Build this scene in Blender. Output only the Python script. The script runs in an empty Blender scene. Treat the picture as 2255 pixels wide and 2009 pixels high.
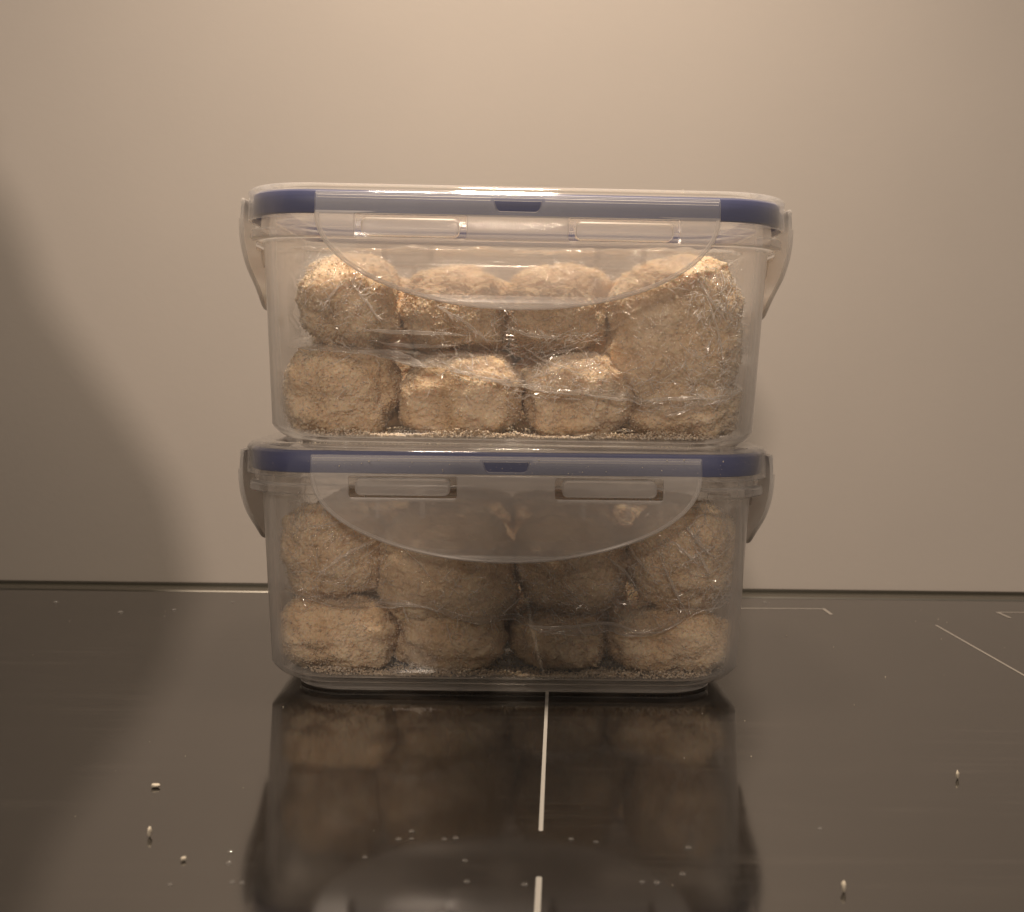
import bpy, bmesh, math, random
import numpy as np
from mathutils import Matrix, Vector, Euler
R = math.radians
rng = np.random.default_rng(7)
random.seed(7)
S = bpy.context.scene
COL = S.collection

# ------------------------------------------------------------------ camera
cam_d = bpy.data.cameras.new('camera')
cam = bpy.data.objects.new('camera', cam_d); COL.objects.link(cam)
PITCH = math.atan(195 / 2585); ROLL = 0.0115
cam.matrix_world = Matrix.Translation((0, -0.5, 0.135)) @ Matrix.Rotation(math.pi / 2 - PITCH, 4, 'X') @ Matrix.Rotation(ROLL, 4, 'Z')
cam_d.sensor_width = 36; cam_d.lens = 45.55
cam_d.clip_start = 0.01; cam_d.clip_end = 100
cam_d.dof.use_dof = True; cam_d.dof.focus_distance = 0.512; cam_d.dof.aperture_fstop = 22
S.camera = cam

# ------------------------------------------------------------------ world, lamps, exposure
W = bpy.data.worlds.new('World'); S.world = W; W.use_nodes = True
bg = W.node_tree.nodes['Background']
bg.inputs[0].default_value = (1.0, 0.86, 0.72, 1); bg.inputs[1].default_value = 0.20

def lamp(name, loc, target, size, power, color, spread=180):
    d = bpy.data.lights.new(name, 'AREA'); d.shape = 'DISK'; d.size = size; d.energy = power; d.color = color; d.spread = R(spread)
    o = bpy.data.objects.new(name, d); COL.objects.link(o); o.location = loc
    o.rotation_euler = (Vector(target) - Vector(loc)).to_track_quat('-Z', 'Y').to_euler()
    return o
lamp('hood_lamp', (0.0, 0.02, 0.80), (0.0, 0.02, 0.0), 0.09, 2.75, (1.0, 0.82, 0.63), 112)
lamp('room_lamp', (-0.24, -2.2, 1.00), (0.0, 0.2, 0.12), 0.22, 19.5, (1.0, 0.82, 0.655))

S.view_settings.view_transform = 'Standard'; S.view_settings.look = 'None'
S.view_settings.exposure = 0.0; S.view_settings.gamma = 1.0
cy = S.cycles
cy.use_denoising = True
try: cy.denoiser = 'OPENIMAGEDENOISE'
except Exception: pass
cy.max_bounces = 24; cy.transparent_max_bounces = 64; cy.diffuse_bounces = 5; cy.glossy_bounces = 6
cy.caustics_reflective = False; cy.caustics_refractive = False
cy.sample_clamp_indirect = 6.0

# ------------------------------------------------------------------ object helpers
def tag(o, label=None, cat=None, group=None, kind=None):
    if label: o['label'] = label
    if cat: o['category'] = cat
    if group: o['group'] = group
    if kind: o['kind'] = kind
    return o

def empty(name, loc=(0, 0, 0), rot=(0, 0, 0)):
    o = bpy.data.objects.new(name, None); COL.objects.link(o)
    o.location = loc; o.rotation_euler = rot; o.empty_display_size = 0.02
    return o

def link(name, me, mat, parent=None, smooth=True, angle=None):
    o = bpy.data.objects.new(name, me); COL.objects.link(o)
    if mat is not None and len(me.materials) == 0: me.materials.append(mat)
    if smooth:
        me.polygons.foreach_set('use_smooth', np.ones(len(me.polygons), bool))
        if angle: me.set_sharp_from_angle(angle=R(angle))
    if parent: o.parent = parent
    return o

def mesh_of(verts, faces, name='mesh'):
    me = bpy.data.meshes.new(name)
    v = np.asarray(verts, np.float32)
    f = np.asarray(faces, np.int32)
    n, k = f.shape
    me.vertices.add(len(v)); me.vertices.foreach_set('co', v.ravel())
    me.loops.add(n * k); me.loops.foreach_set('vertex_index', f.ravel())
    me.polygons.add(n); me.polygons.foreach_set('loop_start', np.arange(0, n * k, k, dtype=np.int32))
    me.update(calc_edges=True); me.validate()
    return me

def bm_mesh(bm, name='mesh'):
    me = bpy.data.meshes.new(name); bm.to_mesh(me); bm.free(); return me

def rr(hw, hd, r, z, n=10):
    """rounded rectangle loop, counter-clockwise from above"""
    pts = []
    r = min(r, hw - 1e-5, hd - 1e-5)
    for cx, cyy, a0 in ((hw - r, hd - r, 0), (-hw + r, hd - r, 90), (-hw + r, -hd + r, 180), (hw - r, -hd + r, 270)):
        for i in range(n + 1):
            a = R(a0 + 90 * i / n)
            pts.append((cx + r * math.cos(a), cyy + r * math.sin(a), z))
    return pts

def loft(bm, loops, cap0=True, cap1=True, close=False):
    rows = [[bm.verts.new(p) for p in lp] for lp in loops]
    n = len(rows[0])
    pairs = list(zip(rows, rows[1:]))
    if close: pairs.append((rows[-1], rows[0]))
    for a, b in pairs:
        for i in range(n):
            j = (i + 1) % n
            bm.faces.new((a[i], a[j], b[j], b[i]))
    if cap0: bm.faces.new(rows[0][::-1])
    if cap1: bm.faces.new(rows[-1])

def lathe(bm, prof, n=64, cap=True):
    loops = [[(r * math.cos(2 * math.pi * i / n), r * math.sin(2 * math.pi * i / n), z) for i in range(n)] for r, z in prof]
    loft(bm, loops, cap, cap)

def box(bm, x0, x1, y0, y1, z0, z1):
    loft(bm, [[(x0, y0, z0), (x1, y0, z0), (x1, y1, z0), (x0, y1, z0)], [(x0, y0, z1), (x1, y0, z1), (x1, y1, z1), (x0, y1, z1)]])

def tube(bm, pts, rad, n=10):
    P = [Vector(p) for p in pts]; loops = []
    for i, p in enumerate(P):
        t = (P[min(i + 1, len(P) - 1)] - P[max(i - 1, 0)]).normalized()
        a = t.orthogonal().normalized() if i == 0 else (a - t * a.dot(t)).normalized()
        b = t.cross(a)
        loops.append([tuple(p + rad * (math.cos(2 * math.pi * k / n) * a + math.sin(2 * math.pi * k / n) * b)) for k in range(n)])
    loft(bm, loops)

# ------------------------------------------------------------------ numpy noise
def _hash(i, j, k, s):
    with np.errstate(over='ignore'):
        h = (i.astype(np.uint32) * np.uint32(374761393) + j.astype(np.uint32) * np.uint32(668265263)
             + k.astype(np.uint32) * np.uint32(2147483647) + np.uint32((s * 974634533) & 0xffffffff))
        h = (h ^ (h >> np.uint32(13))) * np.uint32(1274126177)
        h = (h ^ (h >> np.uint32(16))) * np.uint32(2246822519)
        h ^= h >> np.uint32(15)
    return h.astype(np.float64) / 4294967295.0

def vnoise(p, s=0):
    i = np.floor(p).astype(np.int64); f = p - i; f = f * f * (3 - 2 * f)
    out = 0
    for dx in (0, 1):
        for dy in (0, 1):
            for dz in (0, 1):
                w = (f[:, 0] if dx else 1 - f[:, 0]) * (f[:, 1] if dy else 1 - f[:, 1]) * (f[:, 2] if dz else 1 - f[:, 2])
                out = out + w * _hash(i[:, 0] + dx, i[:, 1] + dy, i[:, 2] + dz, s)
    return out * 2 - 1

def fbm(p, oct=4, s=0):
    a, out, q = 1.0, 0, p
    for o in range(oct):
        out = out + a * vnoise(q, s + o); a *= 0.5; q = q * 2.03
    return out

def cell(p, s=0):
    """distance to the nearest jittered point and that point's random value"""
    i = np.floor(p).astype(np.int64)
    best = np.full(len(p), 9.0); val = np.zeros(len(p))
    for dx in (-1, 0, 1):
        for dy in (-1, 0, 1):
            for dz in (-1, 0, 1):
                c = i + np.array([dx, dy, dz])
                q = c + np.stack([_hash(c[:, 0], c[:, 1], c[:, 2], s + t) for t in (1, 2, 3)], 1)
                d = ((p - q) ** 2).sum(1)
                m = d < best
                best = np.where(m, d, best); val = np.where(m, _hash(c[:, 0], c[:, 1], c[:, 2], s + 4), val)
    return np.sqrt(best), val

# ------------------------------------------------------------------ materials
class NT:
    def __init__(s, name):
        s.m = bpy.data.materials.new(name); s.m.use_nodes = True
        s.t = s.m.node_tree; s.t.nodes.clear()
        s.out = s.t.nodes.new('ShaderNodeOutputMaterial')
    def n(s, typ, **kw):
        nd = s.t.nodes.new('ShaderNode' + typ)
        for k, v in kw.items():
            if k.startswith('_'): setattr(nd, k[1:], v)
            else: s.set(nd.inputs[k.replace('__', ' ')], v)
        return nd
    def set(s, sock, v):
        if hasattr(v, 'is_output'): s.t.links.new(v, sock)
        else:
            if isinstance(v, tuple) and len(v) == 3 and sock.type == 'RGBA': v = (*v, 1)
            sock.default_value = v
    def math(s, op, a, b=0.0):
        nd = s.t.nodes.new('ShaderNodeMath'); nd.operation = op
        s.set(nd.inputs[0], a); s.set(nd.inputs[1], b); return nd.outputs[0]
    def mixs(s, f, a, b):
        nd = s.t.nodes.new('ShaderNodeMixShader'); s.set(nd.inputs[0], f)
        s.t.links.new(a, nd.inputs[1]); s.t.links.new(b, nd.inputs[2]); return nd.outputs[0]
    def ramp(s, f, stops):
        nd = s.t.nodes.new('ShaderNodeValToRGB'); s.set(nd.inputs[0], f)
        el = nd.color_ramp.elements
        while len(el) < len(stops): el.new(0.5)
        for e, (p, c) in zip(el, stops):
            e.position = p; e.color = (*c, 1) if len(c) == 3 else c
        return nd.outputs[0]
    def coord(s, scale=None):
        o = s.n('TexCoord').outputs['Object']
        if scale is None: return o
        mp = s.n('Mapping'); s.t.links.new(o, mp.inputs['Vector']); mp.inputs['Scale'].default_value = scale
        return mp.outputs[0]
    def noise(s, scale, detail=3, vec=None, rough=0.55, dist=0.0):
        nd = s.n('TexNoise', Scale=scale, Detail=detail, Roughness=rough, Distortion=dist)
        s.t.links.new(vec if vec is not None else s.coord(), nd.inputs['Vector']); return nd.outputs[0]
    def bump(s, h, strength, dist):
        nd = s.n('Bump', Strength=strength, Distance=dist); s.t.links.new(h, nd.inputs['Height']); return nd.outputs[0]
    def done(s, sh):
        s.t.links.new(sh, s.out.inputs[0]); return s.m

def plastic(name, milky, edge, tint=(0.995, 0.99, 0.985), body=(0.97, 0.95, 0.94), rough=0.06, wav=0.15, scale=60, power=3.0, smudge=0.0):
    """polypropylene seen as clear plastic with some milkiness that grows with the length of the path through it"""
    t = NT(name)
    nb = t.bump(t.noise(scale, 2), wav, 0.0006)
    geo = t.n('NewGeometry')
    ior = t.math('ADD', 1.49, t.math('MULTIPLY', geo.outputs['Backfacing'], 1 / 1.49 - 1.49))
    fr = t.n('Fresnel', IOR=ior, Normal=nb).outputs[0]
    lw = t.n('LayerWeight', Blend=0.5).outputs['Facing']
    fac = t.math('ADD', milky, t.math('MULTIPLY', t.math('POWER', lw, power), edge))
    if smudge:
        sm = t.ramp(t.noise(34, 5, rough=0.7), [(0.45, (0, 0, 0)), (0.75, (1, 1, 1))])
        fac = t.math('ADD', fac, t.math('MULTIPLY', sm, smudge))
    tr = t.n('BsdfTransparent', Color=tint).outputs[0]
    df = t.n('BsdfDiffuse', Color=body).outputs[0]
    tl = t.n('BsdfTranslucent', Color=body).outputs[0]
    mk = t.mixs(0.45, df, tl)
    gl = t.n('BsdfGlossy', Color=(1, 1, 1), Roughness=rough, Normal=nb).outputs[0]
    return t.done(t.mixs(fr, t.mixs(fac, tr, mk), gl))

def film_mat():
    t = NT('cling_film')
    n1 = t.bump(t.noise(330, 4, rough=0.65, dist=1.2), 0.75, 0.0008)
    geo = t.n('NewGeometry')
    ior = t.math('ADD', 1.5, t.math('MULTIPLY', geo.outputs['Backfacing'], 1 / 1.5 - 1.5))
    fr = t.n('Fresnel', IOR=ior, Normal=n1).outputs[0]
    tr = t.n('BsdfTransparent', Color=(0.985, 0.98, 0.975)).outputs[0]
    df = t.n('BsdfDiffuse', Color=(0.8, 0.78, 0.76)).outputs[0]
    lw = t.n('LayerWeight', Blend=0.5).outputs['Facing']
    gl = t.n('BsdfGlossy', Color=(1, 1, 1), Roughness=0.07, Normal=n1).outputs[0]
    return t.done(t.mixs(fr, t.mixs(t.math('ADD', 0.022, t.math('MULTIPLY', t.math('POWER', lw, 2.0), 0.22)), tr, df), gl))

def crumb_mat(name, a, b, c, patch=True):
    t = NT(name)
    v = t.coord()
    big = t.noise(55, 4, v, 0.6)
    fine = t.noise(900, 3, v, 0.7)
    grain = t.n('TexVoronoi', Scale=850.0); t.t.links.new(v, grain.inputs['Vector'])
    mixf = t.math('ADD', t.math('MULTIPLY', big, 0.65), t.math('MULTIPLY', fine, 0.42))
    colr = t.ramp(mixf, [(0.33, a), (0.52, b), (0.74, c)])
    h = t.math('ADD', t.math('MULTIPLY', grain.outputs['Distance'], -1.0), t.math('MULTIPLY', fine, 0.8))
    p = t.n('BsdfPrincipled', Base__Color=colr, Roughness=0.8, Normal=t.bump(h, 0.6, 0.0005))
    p.inputs['Specular IOR Level'].default_value = 0.2
    p.inputs['Subsurface Weight'].default_value = 0.45; p.inputs['Subsurface Scale'].default_value = 0.006
    p.inputs['Subsurface Radius'].default_value = (1.0, 0.65, 0.38)
    return t.done(p.outputs[0])

def simple(name, col, rough=0.5, metal=0.0, spec=0.5, bumps=None):
    t = NT(name)
    p = t.n('BsdfPrincipled', Base__Color=col, Roughness=rough, Metallic=metal)
    p.inputs['Specular IOR Level'].default_value = spec
    if bumps: t.set(p.inputs['Normal'], t.bump(t.noise(bumps[0], 3), bumps[1], bumps[2]))
    return t.done(p.outputs[0])

def hob_mat():
    t = NT('black_glass')
    streak = t.noise(1.0, 6, t.coord((7, 170, 1)), 0.65, 0.8)
    blot = t.noise(16, 5, None, 0.65)
    dirt = t.math('MULTIPLY', t.ramp(streak, [(0.50, (0, 0, 0)), (0.78, (1, 1, 1))]), t.ramp(blot, [(0.42, (0, 0, 0)), (0.66, (1, 1, 1))]))
    rough = t.math('ADD', 0.085, t.math('MULTIPLY', dirt, 0.10))
    g = t.n('BsdfPrincipled', Base__Color=(0.010, 0.0085, 0.0075), Roughness=rough, IOR=2.0)
    d = t.n('BsdfDiffuse', Color=(0.45, 0.40, 0.35))
    c = t.n('BsdfGlossy', Color=(0.95, 0.92, 0.88), Roughness=rough)
    return t.done(t.mixs(t.math('ADD', 0.004, t.math('MULTIPLY', dirt, 0.05)), t.mixs(0.08, g.outputs[0], c.outputs[0]), d.outputs[0]))

def wall_mat():
    t = NT('wall_paint')
    n = t.noise(5, 5, None, 0.6)
    col = t.ramp(n, [(0.3, (0.495, 0.450, 0.416)), (0.7, (0.522, 0.474, 0.437))])
    v = t.n('TexVoronoi', Scale=11.0); t.t.links.new(t.coord(), v.inputs['Vector'])
    spot = t.ramp(v.outputs['Distance'], [(0.012, (1, 1, 1)), (0.030, (0, 0, 0))])
    mx = t.n('MixRGB', Fac=t.math('MULTIPLY', spot, 0.16)); t.t.links.new(col, mx.inputs[1]); mx.inputs[2].default_value = (0.30, 0.24, 0.17, 1)
    col = mx.outputs[0]
    p = t.n('BsdfPrincipled', Base__Color=col, Roughness=0.55, Normal=t.bump(t.noise(260, 4), 0.10, 0.0006))
    p.inputs['Specular IOR Level'].default_value = 0.3
    return t.done(p.outputs[0])

M = dict(
    body=plastic('clear_plastic', 0.022, 0.85, power=1.7, smudge=0.02),
    lid=plastic('lid_plastic', 0.035, 0.45, power=2.2, wav=0.2),
    latch=plastic('latch_plastic', 0.23, 0.60, tint=(0.998, 0.99, 0.985), body=(0.99, 0.95, 0.92), rough=0.30, wav=0.2, power=1.6),
    side=plastic('side_latch_plastic', 0.42, 0.40, tint=(0.998, 0.99, 0.985), body=(0.99, 0.96, 0.93), rough=0.35, wav=0.2, power=2.0),
    hinge=plastic('hinge_plastic', 0.020, 0.25, body=(0.97, 0.94, 0.92), rough=0.50, wav=0.2, power=1.8),
    lug=plastic('lug_plastic', 0.28, 0.30, body=(0.95, 0.91, 0.89), rough=0.40, power=2.0),
    gasket=simple('blue_silicone', (0.052, 0.066, 0.195), 0.5, bumps=(300, 0.1, 0.0004)),
    film=film_mat(),
    fold=plastic('film_fold', 0.24, 0.34, rough=0.12, wav=0.3, scale=400, power=1.5),
    ball=crumb_mat('crumb_crust', (0.56, 0.375, 0.215), (0.80, 0.61, 0.42), (0.91, 0.775, 0.61)),
    flake=crumb_mat('crumb_flakes', (0.66, 0.48, 0.31), (0.83, 0.66, 0.48), (0.92, 0.81, 0.66)),
    white_crumb=simple('white_crumb', (0.66, 0.59, 0.48), 0.7),
    hob=hob_mat(), wall=wall_mat(),
    print=simple('white_print', (0.46, 0.44, 0.41), 0.35),
    faint=simple('grey_print', (0.30, 0.275, 0.25), 0.3),
    steel=simple('brushed_steel', (0.34, 0.32, 0.28), 0.30, 1.0),
    top=simple('dark_worktop', (0.060, 0.055, 0.042), 0.22, spec=0.5),
    seal=simple('dark_sealant', (0.035, 0.03, 0.022), 0.4),
    blocker_shell=simple('blocker_plastic', (0.03, 0.03, 0.032), 0.4), blocker_screen=simple('blocker_glass', (0.012, 0.012, 0.014), 0.1),  # for the added slab that shades the bottom container
    water=plastic('water', 0.0, 0.25, (1, 1, 1), (0.9, 0.9, 0.9), 0.02, 0.0, power=2.0),
    caster_clay=simple('caster_stoneware', (0.17, 0.155, 0.135), 0.55, bumps=(120, 0.2, 0.001)),  # for the added shape that casts the wall shadow
)

# ------------------------------------------------------------------ the setting
WALL_Y = 0.28
bm = bmesh.new(); box(bm, -1.6, 1.6, WALL_Y, WALL_Y + 0.02, -0.05, 1.6)
tag(link('wall', bm_mesh(bm), M['wall'], smooth=False), 'plain beige painted wall behind the hob', kind='structure')
bm = bmesh.new(); box(bm, -1.6, 1.6, -0.62, WALL_Y - 0.0005, -0.04, -0.0045)
tag(link('worktop', bm_mesh(bm), M['top'], smooth=False), 'dark worktop the hob is set into', kind='structure')
bm = bmesh.new(); tube(bm, [(-1.5, WALL_Y - 0.001, -0.0045), (1.5, WALL_Y - 0.001, -0.0045)], 0.0016, 12)
tag(link('wall_seal', bm_mesh(bm), M['seal']), 'dark sealant line between wall and worktop', kind='structure')

hob = tag(empty('hob', (0, -0.02, 0)), 'glossy black glass hob with white zone marks under the stacked containers', 'hob')
def on_hob(name, bm, mat, **kw):
    o = link(name, bm_mesh(bm), mat, hob, **kw); o.location = (0, 0.02, 0); return o
HOB_BACK = 0.2325
bm = bmesh.new()
loft(bm, [rr(0.42, 0.3435, 0.006, -0.004, 4), rr(0.42, 0.3435, 0.006, -0.0010, 4), rr(0.4193, 0.3428, 0.006, 0.0, 4)])
bmesh.ops.translate(bm, verts=bm.verts, vec=(0, HOB_BACK - 0.3435 - 0.0, 0))
on_hob('glass_top', bm, M['hob'], angle=25)
bm = bmesh.new()
prof = [(-0.0060, -0.0044), (-0.0060, -0.0006), (-0.0052, 0.0004), (-0.0030, 0.0011), (-0.0012, 0.0004), (-0.0006, -0.0010), (-0.0006, -0.0044)]
loft(bm, [[(x, HOB_BACK + 0.0008 - py, z) for py, z in prof] for x in (-0.42, 0.42)])
on_hob('metal_trim', bm, M['steel'], angle=40)

def stroke(pts, w, mat, name='zone_marking'):
    """printed line, a thin rounded strip lying on the glass"""
    bm = bmesh.new()
    for k, (a, b) in enumerate(zip(pts, pts[1:])):
        a, b = Vector((*a, 0)), Vector((*b, 0)); d = (b - a).normalized(); nrm = Vector((-d.y, d.x, 0))
        ring = []
        for i in range(9):
            an = -math.pi / 2 + math.pi * i / 8
            ring.append(b + w / 2 * (math.cos(an) * d + math.sin(an) * nrm))
        for i in range(9):
            an = math.pi / 2 + math.pi * i / 8
            ring.append(a + w / 2 * (math.cos(an) * d + math.sin(an) * nrm))
        z = 0.00008 + 0.00003 * k
        bm.faces.new([bm.verts.new((p.x, p.y, z)) for p in ring])
    return on_hob(name, bm, mat, smooth=False)
stroke([(0.0170, 0.060), (0.0095, -0.1374)], 0.00125, M['print'])
stroke([(0.0083, -0.1715), (0.0020, -0.330)], 0.00155, M['print'])
stroke([(0.060, 0.1985), (0.1717, 0.2019), (0.1721, 0.1866)], 0.0020, M['faint'])
stroke([(0.2200, 0.1606), (0.2265, -0.02)], 0.0013, M['faint'])
stroke([(0.40, 0.2015), (0.2654, 0.1976), (0.2665, 0.1827)], 0.0020, M['faint'])

# ------------------------------------------------------------------ the clip-lock container
LW, LD = 0.1058, 0.0685            # half width and half depth of the lid

def plate(outer, holes, thick, bev):
    """filled outline with holes, bevelled edges, cut into strips so that it can be bent"""
    cu = bpy.data.curves.new('outline', 'CURVE'); cu.dimensions = '2D'; cu.fill_mode = 'BOTH'
    cu.extrude = thick / 2 - bev; cu.bevel_depth = bev; cu.bevel_resolution = 1
    for poly in [outer] + holes:
        sp = cu.splines.new('POLY'); sp.points.add(len(poly) - 1)
        for q, (x, y) in zip(sp.points, poly): q.co = (x, y, 0, 1)
        sp.use_cyclic_u = True
    o = bpy.data.objects.new('outline', cu); COL.objects.link(o)
    dg = bpy.context.evaluated_depsgraph_get()
    me = bpy.data.meshes.new_from_object(o.evaluated_get(dg))
    bpy.data.objects.remove(o); bpy.data.curves.remove(cu)
    bm = bmesh.new(); bm.from_mesh(me); bpy.data.meshes.remove(me)
    bmesh.ops.remove_doubles(bm, verts=bm.verts, dist=1e-6)
    zs = [p[1] for p in outer]
    z = min(zs) + 0.0008
    while z < max(zs):
        bmesh.ops.bisect_plane(bm, geom=bm.verts[:] + bm.edges[:] + bm.faces[:], plane_co=(0, z, 0), plane_no=(0, 1, 0), dist=1e-6)
        z += 0.0013
    return bm

def rrect2(x0, x1, z0, z1, r, n=5):
    return [(x + (x0 + x1) / 2, y + (z0 + z1) / 2) for x, y, _ in rr((x1 - x0) / 2, (z1 - z0) / 2, r, 0, n)]

OZ = [0.0551, 0.0580, 0.0605, 0.0637, 0.0670, 0.0702, 0.0745, 0.0788, 0.0840, 0.0895, 0.0930, 0.0955, 0.0990]
OV = [-0.0006, -0.0014, -0.0016, -0.0013, -0.0004, 0.0006, 0.0014, 0.0020, 0.0023, 0.0023, 0.0021, 0.0017, 0.0008]
def bend(z): return float(np.interp(z, OZ, OV))

def latch_outline(a, top=0.0960, mid=0.0885, bot=0.0552, n=40):
    pts = [(a, top), (a, 0.0935), (a, mid)]
    for i in range(1, n):
        t = math.pi * i / n
        pts.append((a * math.cos(t), mid - (mid - bot) * math.sin(t)))
    return (pts + [(-a, mid), (-a, 0.0935), (-a, top)])[::-1]

def make_latch(a, slots, notch):
    out = latch_outline(a)
    holes = [rrect2(x0, x1, 0.0800, 0.0892, 0.0012) for x0, x1 in slots]
    nz0, nz1 = 0.0903, 0.0949
    holes.append([(-notch, nz1), (-notch * 0.96, nz1 - 0.0016), (-notch * 0.88, nz0 + 0.0010), (-notch * 0.74, nz0), (notch * 0.74, nz0),
                  (notch * 0.88, nz0 + 0.0010), (notch * 0.96, nz1 - 0.0016), (notch, nz1)])
    bm = plate(out, holes, 0.0014, 0.00035)
    def mapv(x, z, t): return (x, -(LD + bend(z)) - t, z)
    for v in bm.verts: v.co = mapv(v.co.x, v.co.y, v.co.z)
    # raised bead round the free edge, the two hinge lines, the ribs below the slots
    edge = [p for p in out if p[1] <= 0.0925]
    tube(bm, [mapv(x * 0.994, z + 0.0003, 0.0005) for x, z in edge], 0.00085, 8)
    for x0, x1, z in ((-a * 0.998, a * 0.998, 0.0962), (-a * 0.995, -notch * 1.1, 0.0951), (notch * 1.1, a * 0.995, 0.0951)):
        tube(bm, [mapv(x0 + (x1 - x0) * i / 6, z, 0.0006) for i in range(7)], 0.0006, 8)
    for x0, x1 in slots:
        w = x1 - x0
        for f in (0.27, 0.68):
            xm = x0 + w * f
            for s in (0,):
                tube(bm, [mapv(xm, 0.0795 - 0.0012 * i, -0.0009) for i in range(7)], 0.0010, 8)
        # thickened sill under the slot
        tube(bm, [mapv(x0 + w * (0.03 + 0.94 * i / 8), 0.0796, -0.0004) for i in range(9)], 0.0007, 8)
    return bm

def container(loc, rot=(0, 0, 0), scale=(1, 1, 1)):
    root = empty('food_container', loc, rot); root.scale = scale
    # body: a solid-walled tub, outside loops from the foot up, inside loops back down
    L = []
    def o(z, hw, hd, r): L.append(rr(hw + float(np.interp(z, [0, 0.0036, 0.0093, 0.0795, 0.0876, 0.1005], [0.0025, 0.0030, 0.0066, 0.0050, 0.0042, 0.0038])), hd, r, z))
    o(0.0000, 0.0812, 0.0532, 0.019); o(0.0002, 0.0822, 0.0542, 0.0195); o(0.0007, 0.0828, 0.0548, 0.0198); o(0.0012, 0.0826, 0.0546, 0.0197); o(0.0015, 0.0820, 0.0540, 0.0195); o(0.0028, 0.0820, 0.0540, 0.0195)
    o(0.0035, 0.0826, 0.0545, 0.0195); o(0.0037, 0.0850, 0.0560, 0.020)
    for i in range(1, 8):
        a = R(90 * i / 7)
        o(0.0037 + 0.0056 * (1 - math.cos(a)), 0.0850 + 0.0050 * math.sin(a), 0.0560 + 0.0025 * math.sin(a), 0.0205)
    for i in range(1, 9):
        f = i / 8; o(0.0093 + (0.0795 - 0.0093) * f, 0.0900 + 0.0050 * f, 0.0585 + 0.0030 * f, 0.0205 + 0.0015 * f)
    o(0.0803, 0.0956, 0.0621, 0.022); o(0.0806, 0.0990, 0.0655, 0.0255); o(0.0809, 0.1000, 0.0665, 0.0265); o(0.0814, 0.1004, 0.0669, 0.027)
    o(0.0836, 0.1004, 0.0669, 0.027); o(0.0842, 0.0999, 0.0664, 0.0265); o(0.0845, 0.0985, 0.0650, 0.025); o(0.0847, 0.0968, 0.0633, 0.0235)
    o(0.0936, 0.0968, 0.0633, 0.0235); o(0.0942, 0.0965, 0.0630, 0.023); o(0.0942, 0.0957, 0.0622, 0.0225)
    for i in range(9):
        f = 1 - i / 8; o(0.0093 + (0.0930 - 0.0093) * f, 0.0884 + 0.0058 * f, 0.0569 + 0.0038 * f, 0.0195 + 0.0015 * f)
    for i in range(1, 8):
        a = R(90 * i / 7)
        o(0.0093 - 0.0042 * math.sin(a), 0.0884 - 0.0042 * (1 - math.cos(a)), 0.0569 - 0.0028 * (1 - math.cos(a)), 0.019)
    bm = bmesh.new(); loft(bm, L)
    body = link('body', bm_mesh(bm), M['body'], root, angle=28)
    # locking lugs on the rim of the body
    lug = bmesh.new()
    w = 0.0184
    lp = [rrect2(-w, w, 0.0812, 0.0876, 0.0022), rrect2(-w, w, 0.0812, 0.0876, 0.0022), rrect2(-w + 0.0006, w - 0.0006, 0.0818, 0.0870, 0.0018)]
    loft(lug, [[(x, -y, z) for x, z in l] for l, y in zip(lp, (0.0640, 0.0703, 0.0709))])
    lugm = bm_mesh(lug); 
    for sx in (-0.0402, 0.0402):
        lo = link('locking_lug', lugm, M['lug'], body, angle=25); lo.location = (sx, 0, 0)
        lo = link('locking_lug', lugm, M['lug'], body, angle=25); lo.location = (sx, 0, 0); lo.rotation_euler = (0, 0, math.pi)
    for s in (-1, 1):
        lo = link('locking_lug', lugm, M['lug'], body, angle=25); lo.rotation_euler = (0, 0, s * math.pi / 2); lo.location = (-s * -(LW - LD), 0, 0)
    # lid: skirt, rounded shoulder, raised rim, sunk top
    L = []
    o(0.0878, 0.1006, 0.0671, 0.0272); o(0.0876, 0.1014, 0.0679, 0.0278); o(0.0880, 0.1020, 0.0685, 0.0284); o(0.0965, 0.1019, 0.0684, 0.0284)
    for i in range(1, 7):
        a = R(90 * i / 6); o(0.0975 + 0.0030 * math.sin(a), 0.0985 + 0.0034 * math.cos(a), 0.0650 + 0.0034 * math.cos(a), 0.026)
    o(0.1005, 0.0925, 0.0590, 0.022); o(0.1002, 0.0915, 0.0580, 0.0215); o(0.0975, 0.0895, 0.0560, 0.0205); o(0.0964, 0.0886, 0.0551, 0.020); o(0.0962, 0.0870, 0.0535, 0.019)
    cut = len(L)
    o(0.0948, 0.0875, 0.0540, 0.019); o(0.0948, 0.0912, 0.0577, 0.0205); o(0.0882, 0.0916, 0.0581, 0.021); o(0.0877, 0.0922, 0.0587, 0.021); o(0.0882, 0.0928, 0.0593, 0.0215); o(0.0960, 0.0932, 0.0597, 0.0215); o(0.0988, 0.0940, 0.0605, 0.022); o(0.0990, 0.0965, 0.0630, 0.024); o(0.0984, 0.0995, 0.0660, 0.0265); o(0.0972, 0.1006, 0.0671, 0.0272)
    bm = bmesh.new()
    loft(bm, L[:cut], cap0=False, cap1=True); loft(bm, L[cut:][::1] + [], cap0=False, cap1=False)
    bm.verts.ensure_lookup_table()
    # underside of the sunk top, and the closing ring at the foot of the skirt
    n = len(L[0]); base = cut * n
    bm.faces.new([bm.verts[base + i] for i in range(n)][::-1])
    a = [bm.verts[i] for i in range(n)]; b = [bm.verts[base + (len(L) - cut - 1) * n + i] for i in range(n)]
    for i in range(n):
        j = (i + 1) % n; bm.faces.new((b[i], b[j], a[j], a[i]))
    bmesh.ops.recalc_face_normals(bm, faces=bm.faces)
    lid = link('lid', bm_mesh(bm), M['lid'], root, angle=28)
    # gasket ring lying in the channel of the lid
    bm = bmesh.new()
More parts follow.
